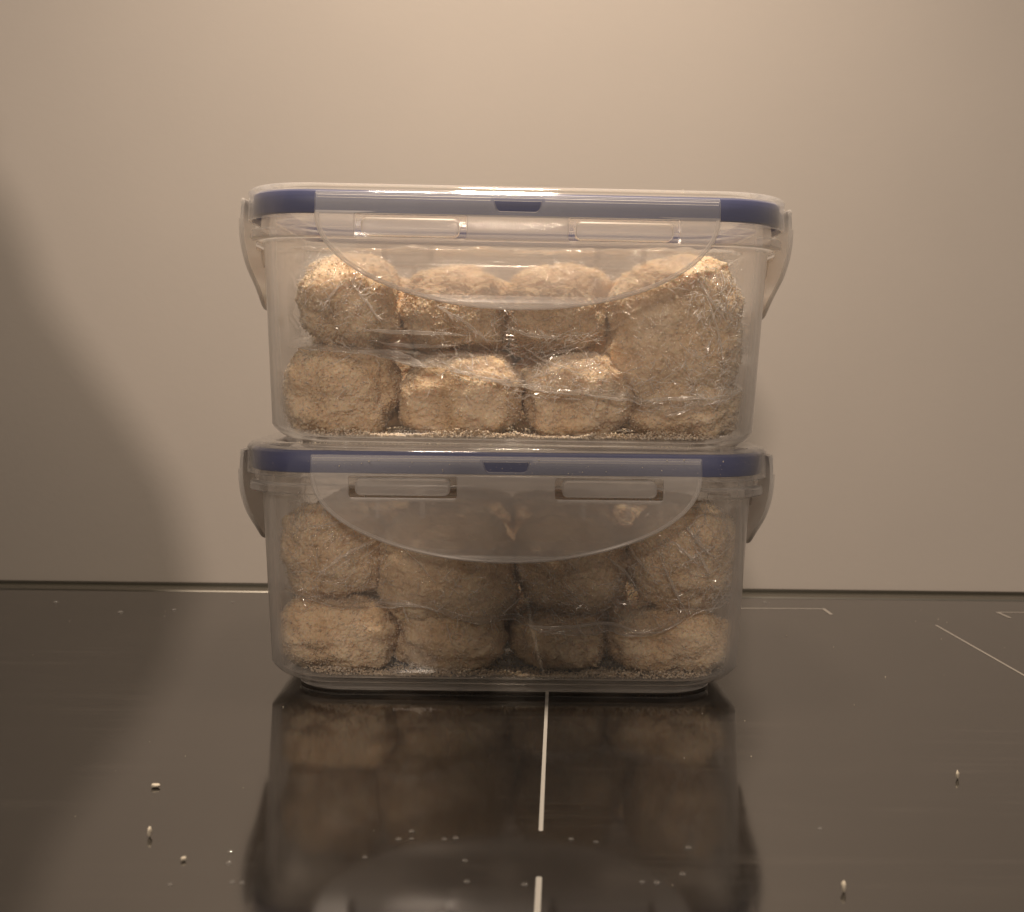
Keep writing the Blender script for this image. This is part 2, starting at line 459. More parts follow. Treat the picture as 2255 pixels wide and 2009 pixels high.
    g = [(0.0893, 0.0974, 0.0639, 0.0242), (0.0893, 0.0998, 0.0663, 0.0266), (0.0897, 0.1002, 0.0667, 0.0270), (0.0970, 0.1001, 0.0666, 0.0269), (0.0980, 0.0990, 0.0655, 0.0260), (0.0980, 0.0974, 0.0639, 0.0242)]
    loft(bm, [rr(hw + 0.0038, hd, r, z) for z, hw, hd, r in g], False, False, True)
    bmesh.ops.recalc_face_normals(bm, faces=bm.faces)
    link('gasket', bm_mesh(bm), M['gasket'], lid, angle=50)
    # four latches
    fm = bm_mesh(make_latch(0.0755, [(-0.0613, -0.0187), (0.0187, 0.0613)], 0.0093))
    sm = bm_mesh(make_latch(0.0440, [(-0.0200, 0.0200)], 0.0060))
    for me in (fm, sm):
        me.materials.append(M['latch'] if me is fm else M['side']); me.materials.append(M['hinge'] if me is fm else M['side'])
        cz = np.zeros(len(me.polygons) * 3); me.polygons.foreach_get('center', cz)
        me.polygons.foreach_set('material_index', (cz[2::3] > 0.0894).astype(np.int32))
    for me, ang in ((fm, 0), (fm, 180), (sm, 90), (sm, -90)):
        la = link('latch', me, M['latch'], lid, angle=14); la.rotation_euler = (0, 0, R(ang))
        if abs(ang) == 90: la.location = ((LW - LD) * (1 if ang > 0 else -1), 0, 0)
    return root

def copy_tree(o, parent=None):
    c = o.copy(); COL.objects.link(c)
    if parent: c.parent = parent
    for ch in list(o.children): copy_tree(ch, c)
    return c

LOW = (-0.0022, 0.0705, 0.0002)
UPP = (-0.0004, 0.0660, 0.0973)
c1 = container(LOW)
tag(c1, 'clear plastic clip-lock container at the bottom of the stack, standing on the black hob', 'food container', 'stacked clip-lock food containers')
c2 = copy_tree(c1); c2.location = UPP; c2.rotation_euler = (0, R(0.5), R(0.6)); c2.scale = (1.010, 1.010, 1.024)
tag(c2, 'clear plastic clip-lock container on top of the stack, resting on the other one\'s lid', 'food container', 'stacked clip-lock food containers')

# ------------------------------------------------------------------ the balls of food
bm = bmesh.new(); bmesh.ops.create_icosphere(bm, subdivisions=7, radius=1)
bm.verts.ensure_lookup_table()
ICO_V = np.array([v.co for v in bm.verts]); ICO_F = np.array([[v.index for v in f.verts] for f in bm.faces]); bm.free()
bm = bmesh.new(); bmesh.ops.create_icosphere(bm, subdivisions=6, radius=1)
bm.verts.ensure_lookup_table()
ICO6_V = np.array([v.co for v in bm.verts]); ICO6_F = np.array([[v.index for v in f.verts] for f in bm.faces]); bm.free()

OCT = np.array([(1, 0, 0), (-1, 0, 0), (0, 1, 0), (0, -1, 0), (0, 0, 1), (0, 0, -1)], float)
OCF = np.array([(0, 2, 4), (2, 1, 4), (1, 3, 4), (3, 0, 4), (2, 0, 5), (1, 2, 5), (3, 1, 5), (0, 3, 5)])
def flakes(P, s0, s1, flat=0.6, power=2.0):
    n = len(P)
    size = s0 + (s1 - s0) * rng.random(n) ** power
    V = OCT[None] * (0.55 + 0.9 * rng.random((n, 6, 1)))
    V = V * np.stack([np.ones(n), 0.6 + 0.6 * rng.random(n), flat * (0.6 + 0.8 * rng.random(n))], 1)[:, None, :]
    q = rng.normal(size=(n, 4)); q /= np.linalg.norm(q, axis=1, keepdims=True)
    w, x, y, z = q.T
    Rm = np.stack([np.stack([1 - 2 * (y * y + z * z), 2 * (x * y - z * w), 2 * (x * z + y * w)], 1),
                   np.stack([2 * (x * y + z * w), 1 - 2 * (x * x + z * z), 2 * (y * z - x * w)], 1),
                   np.stack([2 * (x * z - y * w), 2 * (y * z + x * w), 1 - 2 * (x * x + y * y)], 1)], 1)
    V = np.einsum('nij,nkj->nki', Rm, V * size[:, None, None] * 0.5) + P[:, None, :]
    F = OCF[None] + 6 * np.arange(n)[:, None, None]
    return mesh_of(V.reshape(-1, 3), F.reshape(-1, 3))

def ball(c, rad, seed, floor, front, label, group, fine=True, lump=0.16, sq=2.6, knobs=()):
    V0, F0 = (ICO_V, ICO_F) if fine else (ICO6_V, ICO6_F)
    c = np.array(c) + np.array([0, 0.0015, 0]); rad = np.array(rad) * np.array([1.04, 0.95, 1.02])
    n = V0
    # a little squarer than an ellipsoid: pieces press against each other
    k = (np.abs(n) ** sq).sum(1) ** (-1 / sq)
    off = np.array([seed * 3.7, seed * 1.3, -seed * 2.1])
    lum = fbm(n * 1.25 + off, 3, seed)
    lum2 = vnoise(n * 3.4 + off, seed + 9)
    r = k * (0.94 + lump * lum * 0.55 + 0.055 * lum2)
    for dx, dz, sg, hh in knobs:
        dv = np.array([dx, -1.0, dz]); dv /= np.linalg.norm(dv)
        r = r + hh * np.exp(-((1 - n @ dv) * 2) / sg ** 2)
    P = n * rad * r[:, None]
    # pressed against the floor, the front wall and the rounded corners of the tub
    P = P + c
    low = P[:, 2] < floor + 0.0006
    P[:, 2] = np.where(low, floor + 0.0006 + 0.10 * np.maximum(P[:, 2] - floor - 0.0006, -0.004), P[:, 2])
    up = floor > 0.05
    ccx, ccy, _ = UPP if up else LOW
    h = np.clip((P[:, 2] - floor) / 0.078, 0, 1); fil = np.clip(1 - (P[:, 2] - floor) / 0.0045, 0, 1)
    hw = 0.0923 + 0.0055 * h - 0.0045 * fil ** 2; hd = 0.0553 + 0.0038 * h - 0.0028 * fil ** 2; rc = 0.019
    lx, ly = P[:, 0] - ccx, P[:, 1] - ccy
    lx = np.sign(lx) * np.minimum(np.abs(lx), hw); ly = np.sign(ly) * np.minimum(np.abs(ly), hd)
    ex, ey = np.abs(lx) - (hw - rc), np.abs(ly) - (hd - rc)
    m = (ex > 0) & (ey > 0); el = np.hypot(ex, ey); kk = np.where(m & (el > rc), rc / np.maximum(el, 1e-9), 1)
    lx = np.where(m, np.sign(lx) * (hw - rc + ex * kk), lx); ly = np.where(m, np.sign(ly) * (hd - rc + ey * kk), ly)
    P[:, 0] = lx + ccx; P[:, 1] = ly + ccy
    # dents and crumbly relief in metres
    q = n * rad * 1000.0 + off * 10
    crack = np.abs(fbm(q / 13.0, 3, seed + 20))
    d = 0.0010 * fbm(q / 6.0, 3, seed + 30) - 0.0007 * np.clip(0.07 - crack, 0, 1) / 0.07
    g1, gv = cell(q / 2.0, seed + 40)
    g2, gw = cell(q / 1.1, seed + 50)
    d = d + 0.0006 * (0.75 - g1) * (0.3 + gv) + 0.0007 * (0.7 - g2) * (0.3 + 1.2 * gw)
    d = d + np.where(gv > 0.90, 0.0009 * np.clip(0.6 - g1, 0, 1), 0)
    nn = n / rad; nn /= np.linalg.norm(nn, axis=1, keepdims=True)
    P = P + nn * (np.minimum(d, 0.0012) - 0.0004)[:, None]
    org = np.array([c[0], c[1], P[:, 2].min()])
    o = link('food_ball', mesh_of(P - org, F0), M['ball']); o.location = org
    tag(o, label, 'food ball', group)
    m = 3800 if fine else 700
    idx = rng.integers(0, len(P), m)
    Q = P[idx] + nn[idx] * (rng.random((m, 1)) * 0.0007)
    fl = link('crumb_coating', flakes(Q - org, 0.00045, 0.0012, 0.85, 2.0), M['flake'], o, smooth=False)
    tag(fl, kind='stuff')
    return o

UF, LF = 0.1027, 0.0054            # inner floors of the two containers
UY, LY = 0.0118, 0.0145            # inner faces of the two front walls (low down)
G = {'u': 'crumb-coated balls in the top container', 'l': 'crumb-coated balls in the bottom container'}
BALLS = {'u': [], 'l': []}
def add(k, x, y, z, rx, ry, rz, seed, label, fine=True, lump=0.16, sq=2.6, front_pad=0.0014, knobs=()):
    BALLS[k].append((x, y, z, rx, ry, rz))
    fl = UF if k == 'u' else LF
    ball((x, y, z), (rx, ry, rz), seed, fl, (UY if k == 'u' else LY) + front_pad, label, G[k], fine, lump, sq, knobs)
def low(k, x, y, top, rx, ry, seed, label, **kw):
    fl = UF if k == 'u' else LF
    rz = (top - fl) / 2 * 1.06
    add(k, x, y, fl + rz * 0.94, rx, ry, rz, seed, label, **kw)

# top container, front pieces
low('u', -0.0716, 0.0355, 0.1392, 0.0236, 0.0225, 3, 'tall tan ball with a knobbly front, left corner of the top container\'s floor', lump=0.24, sq=2.8, knobs=[(0.05, 0.1, 0.34, 0.14), (-0.5, -0.15, 0.3, -0.10), (-0.1, 0.9, 0.4, 0.12)])
low('u', -0.0222, 0.0365, 0.1360, 0.0262, 0.0230, 5, 'wide tan ball on the top container\'s floor, second from the left', sq=2.7, lump=0.24, knobs=[(0.5, 0.3, 0.35, 0.10), (-0.3, 0.0, 0.3, -0.08)])
low('u', 0.0268, 0.0365, 0.1365, 0.0228, 0.0230, 8, 'tan ball on the top container\'s floor, third from the left, under crinkled film', sq=2.5, lump=0.24, knobs=[(0.3, 0.5, 0.3, 0.12), (-0.2, -0.1, 0.3, -0.08)])
low('u', 0.0712, 0.0380, 0.1270, 0.0242, 0.0230, 11, 'low brown ball in the right corner of the top container\'s floor, under the largest ball', sq=3.2)
add('u', -0.0678, 0.0370, 0.1570, 0.0226, 0.0215, 0.0190, 14, 'pale ball with a film crease across it, left end of the top container\'s upper layer', lump=0.24, knobs=[(-0.1, 0.25, 0.35, 0.10), (-0.4, -0.4, 0.4, -0.10)])
add('u', -0.0245, 0.0435, 0.1558, 0.0236, 0.0220, 0.0185, 17, 'tan ball behind the top front latch, second in the top container\'s upper layer')
add('u', 0.0196, 0.0435, 0.1555, 0.0222, 0.0220, 0.0185, 20, 'tan ball behind the top front latch, third in the top container\'s upper layer')
add('u', 0.0645, 0.0360, 0.1450, 0.0298, 0.0225, 0.0315, 23, 'largest ball, big knobbed lump filling the right of the top container', lump=0.24, sq=2.6, knobs=[(-0.35, 0.35, 0.42, 0.16), (-0.05, -0.15, 0.36, -0.12), (0.5, 0.9, 0.35, 0.12), (0.75, 0.1, 0.3, -0.08)])
# bottom container, front pieces
low('l', -0.0715, 0.0370, 0.0350, 0.0244, 0.0225, 26, 'ball lit from the side on the bottom container\'s floor, left corner', sq=3.2)
low('l', -0.0253, 0.0380, 0.0340, 0.0236, 0.0225, 29, 'brown ball on the bottom container\'s floor, second from the left', sq=2.8)
low('l', 0.0204, 0.0400, 0.0300, 0.0200, 0.0225, 32, 'smallest dark ball on the bottom container\'s floor, third from the left', sq=3.0)
low('l', 0.0665, 0.0370, 0.0310, 0.0264, 0.0225, 35, 'smooth pale ball in the right corner of the bottom container\'s floor', sq=2.6, lump=0.22, knobs=[(0.4, 0.5, 0.4, 0.12), (-0.2, 0.2, 0.3, -0.10)])
add('l', -0.0735, 0.0395, 0.0535, 0.0222, 0.0220, 0.0212, 38, 'film-covered ball at the left end of the bottom container\'s upper layer')
add('l', -0.0258, 0.0365, 0.0475, 0.0290, 0.0225, 0.0262, 41, 'big brown ball below the bottom front latch, second in the bottom container\'s upper layer', sq=2.8)
add('l', 0.0250, 0.0405, 0.0500, 0.0222, 0.0220, 0.0224, 44, 'dark ball below the bottom front latch, third in the bottom container\'s upper layer')
add('l', 0.0710, 0.0400, 0.0525, 0.0232, 0.0220, 0.0232, 47, 'ball behind shiny film wrinkles, right end of the bottom container\'s upper layer')
# rear row, seen only through the gaps
ORD = ['leftmost', 'second', 'third', 'rightmost']
for k, zz in (('u', UF), ('l', LF)):
    nm = 'top' if k == 'u' else 'bottom'
    for i, x in enumerate((-0.066, -0.022, 0.022, 0.066)):
        low(k, x, 0.092, zz + 0.036, 0.0238, 0.028, 60 + i + (10 if k == 'u' else 0), 'shaded ball at the back of the %s container\'s floor, %s of the rear four' % (nm, ORD[i]), fine=False, sq=4.5, lump=0.1)
        add(k, x, 0.092, zz + 0.050, 0.0238, 0.028, 0.0190, 80 + i + (10 if k == 'u' else 0), 'ball in the rear of the %s container\'s upper layer, %s of four' % (nm, ORD[i]), fine=False, sq=4.5, lump=0.1)

# ------------------------------------------------------------------ cling film round the upper layers
def smooth1(a, it):
    for _ in range(it):
        p = np.pad(a, 1, mode='edge')
        a = (p[1:-1, 1:-1] * 2 + p[:-2, 1:-1] + p[2:, 1:-1] + p[1:-1, :-2] + p[1:-1, 2:]) / 6
    return a

def film(k, x0, x1, ztop, edge, wall, folds, seed, label, amp=1.0, zones=()):
    nx, nf, nb = 340, 170, 40
    xs = np.linspace(x0, x1, nx)
    ez = np.interp(xs, [e[0] for e in edge], [e[1] for e in edge])
    ez = ez + 0.0012 * fbm(np.stack([xs * 70, xs * 0, xs * 0 + seed], 1), 3, seed)
    v = np.linspace(0, 1, nf)
    X = np.repeat(xs[None], nf, 0)
    Z = ztop + (ez[None] - ztop) * v[:, None] ** 0.9
    Y = np.full_like(X, 0.034 if k == 'u' else 0.036)
    for (bx, by, bz, rx, ry, rz) in BALLS[k]:
        q = 1 - np.abs((X - bx) / (rx * 1.03)) ** 2.4 - np.abs((Z - bz) / (rz * 1.03)) ** 2.4
        Y = np.where(q > 0, np.minimum(Y, by - ry * 1.0 * np.clip(q, 0, 1) ** (1 / 2.4)), Y)
    tight = Y.copy()
    for _ in range(5):
        Y = np.minimum(smooth1(Y, 16), tight)
    Y = smooth1(Y, 6) - 0.0012
    Y -= 0.0035 * np.clip((v[:, None] - 0.80) / 0.20, 0, 1) ** 2        # the rim swings forward
    p = np.stack([X.ravel(), Z.ravel(), np.full(X.size, seed * 0.1)], 1)
    warp = np.stack([fbm(p * 40, 3, seed), fbm(p * 40 + 7, 3, seed + 3), 0 * p[:, 0]], 1) * 0.012
    r1 = 1 - np.abs(fbm((p + warp) * np.array([120, 75, 1]), 2, seed + 5)) * 2.2
    r2 = 1 - np.abs(fbm((p + warp) * np.array([260, 200, 1]), 2, seed + 6)) * 2.0
    msk = np.clip(0.55 + 0.9 * fbm(p * 28, 2, seed + 8), 0.05, 1.3)
    wr = (0.0026 * np.clip(r1, 0, 1) ** 4 + 0.0014 * np.clip(r2, 0, 1) ** 4) * msk * amp
    Y = Y - wr.reshape(X.shape)
    for (ax, az, bx, bz, w, h) in folds:                                # sharp pressed creases
        dx, dz = bx - ax, bz - az; L2 = dx * dx + dz * dz
        t = np.clip(((X - ax) * dx + (Z - az) * dz) / L2, 0, 1)
        bow = 0.06 * math.sqrt(L2) * np.sin(t * math.pi)
        d = np.abs((X - ax - t * dx) * dz - (Z - az - t * dz) * dx) / math.sqrt(L2)
        d = np.hypot(X - ax - t * dx, Z - az - t * dz + bow * 0.3)
        Y = Y - 1.35 * h * np.exp(-(d / w) ** 1.2) * np.clip(np.sin(np.clip(t, 0.04, 0.96) * math.pi) * 2.2, 0.2, 1)
    Y = np.maximum(Y, wall + 0.0004 + 0.0010 * (fbm(p * 60, 2, seed + 12).reshape(X.shape) * 0.5 + 0.5) + 0.045 * (Z - (UPP[2] if k == 'u' else 0)) * 0)
    # under-side: turns back between the two layers
    u = np.linspace(0, 1, nb + 1)[1:]
    Xb = np.repeat(xs[None], nb, 0)
    Yb = Y[-1][None] + u[:, None] * 0.085
    pb = np.stack([Xb.ravel() * 60, Yb.ravel() * 60, np.full(Xb.size, seed)], 1)
    Zb = ez[None] + 0.006 * np.sqrt(u[:, None]) + 0.0015 * fbm(pb, 3, seed + 15).reshape(Xb.shape) * np.sqrt(u[:, None])
    # top: lies back over the upper layer
    Yt = Y[0][None] + (1 - np.linspace(0, 1, nb + 1)[:-1])[:, None] * 0.06
    Zt = ztop + 0.0025 * np.sin((1 - np.linspace(0, 1, nb + 1)[:-1]) * 2.2)[:, None] + 0.0016 * fbm(np.stack([Xb.ravel() * 70, Yt.ravel() * 70, np.full(Xb.size, seed + 2.0)], 1), 3, seed + 17).reshape(Xb.shape)
    GX = np.concatenate([Xb, X, Xb]); GY = np.concatenate([Yt, Y, Yb]); GZ = np.concatenate([Zt, Z, Zb])
    V = np.stack([GX.ravel(), GY.ravel(), GZ.ravel()], 1)
    h, w = GX.shape
    i = np.arange((h - 1) * w).reshape(h - 1, w)[:, :-1].ravel()
    F = np.stack([i, i + w, i + w + 1, i + 1], 1)
    org = np.array([0, 0.05, ez.mean()])
    o = link('cling_film', mesh_of(V - org, F), M['film']); o.location = org
    # pressed pleats and fine crumple lines, lying on the film
    def surf(x, z):
        ix = int(np.clip((x - x0) / (x1 - x0) * (nx - 1), 0, nx - 1))
        col = Z[:, ix]; iz = int(np.argmin(np.abs(col - z)))
        return float(Y[iz, ix])
    bm = bmesh.new()
    def ribbon(pts, rad):
        P = [Vector((x, max(surf(x, z), wall + 0.0006) - rad * 0.3, z)) for x, z in pts]; n = len(P); loops = []
        for i, p in enumerate(P):
            tt = P[min(i + 1, n - 1)] - P[max(i - 1, 0)]
            if tt.length < 1e-7: tt = Vector((1, 0, 0))
            tt.normalize(); side = tt.cross(Vector((0, -1, 0)))
            side = side.normalized() if side.length > 1e-4 else Vector((0, 0, 1))
            fr = side.cross(tt).normalized()
            rr_ = rad * max(0.18, math.sin(math.pi * (i + 0.5) / n)) * rng.uniform(0.7, 1.2)
            loops.append([tuple(p + rr_ * (math.cos(2 * math.pi * q / 7) * side + 0.6 * math.sin(2 * math.pi * q / 7) * fr)) for q in range(7)])
        loft(bm, loops)
    for (ax, az, bx, bz, w, h) in folds:
        m = 14; bow = rng.uniform(-0.08, 0.08); L_ = math.hypot(bx - ax, bz - az)
        nx_, nz_ = -(bz - az), bx - ax
        ribbon([(ax + (bx - ax) * i / (m - 1) + nx_ * bow * math.sin(math.pi * i / (m - 1)) + rng.normal() * 0.00012, az + (bz - az) * i / (m - 1) + nz_ * bow * math.sin(math.pi * i / (m - 1)) + rng.normal() * 0.00018) for i in range(m)], max(0.0003, (h - 0.0014) * 0.85))
    for (zx0, zx1, zz0, zz1, cnt, ang, sp) in zones:
        for _ in range(int(cnt * 1.7)):
            x, z = rng.uniform(zx0, zx1), rng.uniform(zz0, zz1); a = R(rng.normal(ang, sp)); ln = rng.uniform(0.002, 0.008) * (1.6 if rng.random() < 0.2 else 1)
            m = 6; curl = rng.normal() * 0.5; pts = []
            for i in range(m):
                pts.append((x, z)); x += math.cos(a) * ln / m; z += math.sin(a) * ln / m; a += curl / m + rng.normal() * 0.12
            ribbon(pts, rng.uniform(0.00010, 0.00034))
    for (zx0, zx1, zz0, zz1, cnt, ang, sp) in zones:                     # little creased facets that glint
        for _ in range(int(cnt * 1.5)):
            x, z = rng.uniform(zx0, zx1), rng.uniform(zz0, zz1); a = R(rng.normal(ang, sp))
            tilt = R(rng.uniform(5, 62) if k == 'u' else rng.uniform(-8, 40)); yaw = R(rng.normal(0, 16))
            nrm = Vector((math.sin(yaw), -math.cos(tilt) * math.cos(yaw), math.sin(tilt))).normalized()
            u_ = Vector((math.cos(a), 0, math.sin(a))); u_ = (u_ - nrm * u_.dot(nrm)).normalized(); v_ = nrm.cross(u_)
            ln = rng.uniform(0.0008, 0.0030); wd = rng.uniform(0.00018, 0.00050)
            c_ = Vector((x, max(surf(x, z), wall + 0.0008) - 0.0003, z))
            ps = [bm.verts.new(c_ + p_) for p_ in (u_ * ln, v_ * wd + nrm * 0.00008, -u_ * ln, -v_ * wd + nrm * 0.00008)]
            bm.faces.new(ps)
    for r_, dz in ((0.00040, 0.0), (0.00018, 0.0022)):
        xa = x0 + 0.004
        while xa < x1 - 0.008:
            xb = min(xa + rng.uniform(0.008, 0.028), x1 - 0.004)
            ribbon([(x, float(np.interp(x, xs, ez)) + dz + rng.normal() * 0.0001) for x in np.linspace(xa, xb, 14)], r_ * rng.uniform(0.5, 1.3))
            xa = xb + rng.uniform(-0.001, 0.007)
    f = link('film_fold', bm_mesh(bm), M['fold'], o); f.location = -org
    return tag(o, label, 'cling film')

EU = [(-0.0918, 0.1389), (-0.0631, 0.1361), (-0.0324, 0.1307), (0.0014, 0.1245), (0.0312, 0.1201), (0.046, 0.1197), (0.0611, 0.1125), (0.0749, 0.1167), (0.0925, 0.1242)]
EL = [(-0.092, 0.0399), (-0.0799, 0.037), (-0.0598, 0.0324), (-0.0357, 0.0343), (-0.0196, 0.0296), (-0.0015, 0.0267), (0.0267, 0.0228), (0.0568, 0.0243), (0.0728, 0.0317), (0.0907, 0.0359)]
film('u', -0.0915, 0.0930, 0.1790, EU, UY, [
    (-0.062, 0.1372, -0.034, 0.1310, 0.0007, 0.0030), (-0.060, 0.1455, -0.018, 0.1440, 0.0008, 0.0026), (-0.058, 0.1415, -0.022, 0.1400, 0.0007, 0.0026),
    (-0.031, 0.1555, -0.008, 0.1395, 0.0006, 0.0022), (-0.028, 0.1330, 0.004, 0.1255, 0.0006, 0.0024), (-0.004, 0.1480, 0.020, 0.1430, 0.0007, 0.0024),
    (0.004, 0.1400, 0.030, 0.1290, 0.0006, 0.0022), (-0.076, 0.1520, -0.067, 0.1640, 0.0006, 0.0020), (-0.064, 0.1640, -0.052, 0.1480, 0.0006, 0.0020),
    (0.070, 0.1740, 0.0865, 0.1480, 0.0007, 0.0022), (0.076, 0.1600, 0.084, 0.1300, 0.0006, 0.0020), (0.050, 0.1185, 0.080, 0.1200, 0.0006, 0.0024),
    (0.010, 0.1350, 0.028, 0.1400, 0.0006, 0.0020), (0.006, 0.1270, 0.024, 0.1340, 0.0006, 0.0020)],
    4, 'crinkled clear cling film between and over the balls in the top container',
    zones=[(-0.005, 0.036, 0.119, 0.146, 90, 20, 40), (0.068, 0.091, 0.120, 0.176, 110, 75, 50), (-0.086, -0.052, 0.140, 0.170, 40, 50, 50), (-0.032, 0.0, 0.126, 0.158, 40, -30, 40), (0.042, 0.085, 0.114, 0.135, 50, 20, 40), (-0.085, 0.085, 0.115, 0.175, 60, 0, 90)])
film('l', -0.0925, 0.0910, 0.0800, EL, LY, [
    (-0.083, 0.0660, -0.058, 0.0700, 0.0007, 0.0020), (-0.080, 0.0440, -0.052, 0.0620, 0.0007, 0.0024), (-0.050, 0.0620, -0.030, 0.0440, 0.0005, 0.0016),
    (0.038, 0.0560, 0.052, 0.0410, 0.0006, 0.0022), (0.046, 0.0640, 0.058, 0.0470, 0.0006, 0.0022), (0.060, 0.0560, 0.072, 0.0320, 0.0006, 0.0022),
    (0.070, 0.0690, 0.082, 0.0560, 0.0006, 0.0024), (0.074, 0.0600, 0.080, 0.0480, 0.0006, 0.0024), (0.066, 0.0500, 0.086, 0.0620, 0.0006, 0.0020),
    (0.062, 0.0640, 0.076, 0.0520, 0.0006, 0.0022), (-0.004, 0.0300, 0.010, 0.0380, 0.0006, 0.0020), (0.022, 0.0440, 0.034, 0.0330, 0.0006, 0.0018),
    (-0.058, 0.0335, -0.030, 0.0340, 0.0007, 0.0024), (0.004, 0.0265, 0.060, 0.0250, 0.0007, 0.0024)],
    9, 'crinkled clear cling film between and over the balls in the bottom container',
    zones=[(0.040, 0.090, 0.030, 0.078, 130, 60, 55), (-0.090, -0.050, 0.034, 0.078, 80, 60, 45), (0.0, 0.05, 0.024, 0.045, 50, -20, 50), (-0.03, 0.03, 0.028, 0.055, 30, -50, 40), (-0.085, 0.085, 0.03, 0.075, 60, 0, 90)])

# ------------------------------------------------------------------ loose crumbs, specks and drops
def strip_crumbs(x0, x1, yf, zf, n, depth, label):
    x = rng.uniform(x0, x1, n)
    heap = np.clip(0.5 + 0.9 * fbm(np.stack([x * 45, x * 0, x * 0 + yf * 9], 1), 3, 77), 0.05, 1.4)
    y = yf + depth * rng.random(n) ** 2.2
    z = zf + 0.0004 + 0.0030 * heap * rng.random(n) ** 1.6 * np.clip(1 - (y - yf) / depth, 0.15, 1)
    # the crumbs follow the fillet at the front of the floor
    m = 2600
    x2 = rng.uniform(x0, x1, m)
    y = y + 0.019 - np.sqrt(np.maximum(0.019 ** 2 - np.clip(np.abs(x) - 0.067, 0, 0.0185) ** 2, 0))
    x, y, z = np.r_[x, x2 * 0.9], np.r_[y, yf + 0.075 * rng.random(m)], np.r_[z, zf + 0.0003 + 0.001 * rng.random(m)]
    P = np.stack([x, y, z], 1)
    org = np.array([0, yf, zf])
    o = link('loose_crumbs', flakes(P - org, 0.0005, 0.0018, 0.7, 2.0), M['flake'], smooth=False); o.location = org
    return tag(o, label, 'crumbs', kind='stuff')
strip_crumbs(-0.085, 0.085, UY + 0.0035, UF + 0.0004, 3600, 0.016, 'line of loose tan crumbs along the floor of the top container')
strip_crumbs(-0.086, 0.083, LY + 0.0035, LF + 0.0002, 3600, 0.016, 'line of loose tan crumbs along the floor of the bottom container')

# specks on the lids and the hob
n = 420
P = np.stack([rng.uniform(-0.098, 0.098, n), rng.uniform(0.0045, 0.013, n), np.full(n, 0.1008)], 1)
P = np.concatenate([P, np.stack([rng.uniform(-0.094, 0.094, 90), np.full(90, -0.0012), rng.uniform(0.0905, 0.0965, 90)], 1)])
o = link('crumb_dust', flakes(P, 0.0002, 0.0008, 0.7, 3.0), M['white_crumb'], smooth=False)
tag(o, 'fine pale crumb dust on the lower container\'s lid rim', 'crumb dust', kind='stuff')
n = 60
P = np.stack([rng.uniform(-0.095, 0.097, n), rng.uniform(0.0005, 0.012, n), 0.2003 - 0.0085 * rng.uniform(-0.095, 0.097, n) * 0], 1)
P[:, 2] = 0.2003 - 0.00873 * P[:, 0]
o = link('crumb_dust', flakes(P, 0.0002, 0.0007, 0.7, 3.0), M['white_crumb'], smooth=False)
tag(o, 'few pale crumb specks on the upper container\'s lid rim', 'crumb dust', kind='stuff')
n = 130
P = np.stack([rng.uniform(-0.27, 0.27, n), -0.19 + 0.42 * rng.random(n), np.full(n, 0.0002)], 1)
o = link('crumb_dust', flakes(P, 0.0002, 0.0008, 0.5, 4.0), M['white_crumb'], smooth=False)
tag(o, 'tiny pale specks scattered over the glossy black hob', 'crumb dust', kind='stuff')

def crumb(x, y, lx, lz, ang, label):
    bm = bmesh.new(); bmesh.ops.create_icosphere(bm, subdivisions=3, radius=1)
    V = np.array([v.co for v in bm.verts])
    V = V * (1 + 0.22 * fbm(V * 1.6 + x * 900, 2, 5))[:, None] * np.array([lx, lx * 0.6, lz])
    c, s = math.cos(ang), math.sin(ang)
    V = np.stack([V[:, 0] * c - V[:, 1] * s, V[:, 0] * s + V[:, 1] * c, V[:, 2]], 1)
    V[:, 2] -= V[:, 2].min()
    for v, p in zip(bm.verts, V): v.co = p
    o = link('crumb', bm_mesh(bm), M['white_crumb']); o.location = (x, y, 0)
    return tag(o, label, 'crumb', 'crumbs dropped on the hob')
crumb(-0.1101, -0.1045, 0.0014, 0.0007, 0.2, 'flat white crumb on the hob left of the stack, the farther of two large ones')
crumb(-0.1004, -0.1458, 0.0009, 0.0014, 1.3, 'upright white crumb on the hob left of the stack, the nearer of two large ones')
crumb(-0.0866, -0.1629, 0.0008, 0.0006, 0.6, 'small round white crumb near the front left of the hob')
crumb(0.0860, -0.1783, 0.0010, 0.0013, 1.4, 'upright white crumb at the front right of the hob')
crumb(0.1462, -0.0872, 0.0008, 0.0014, 1.0, 'slim white crumb standing on the hob far right of the stack')

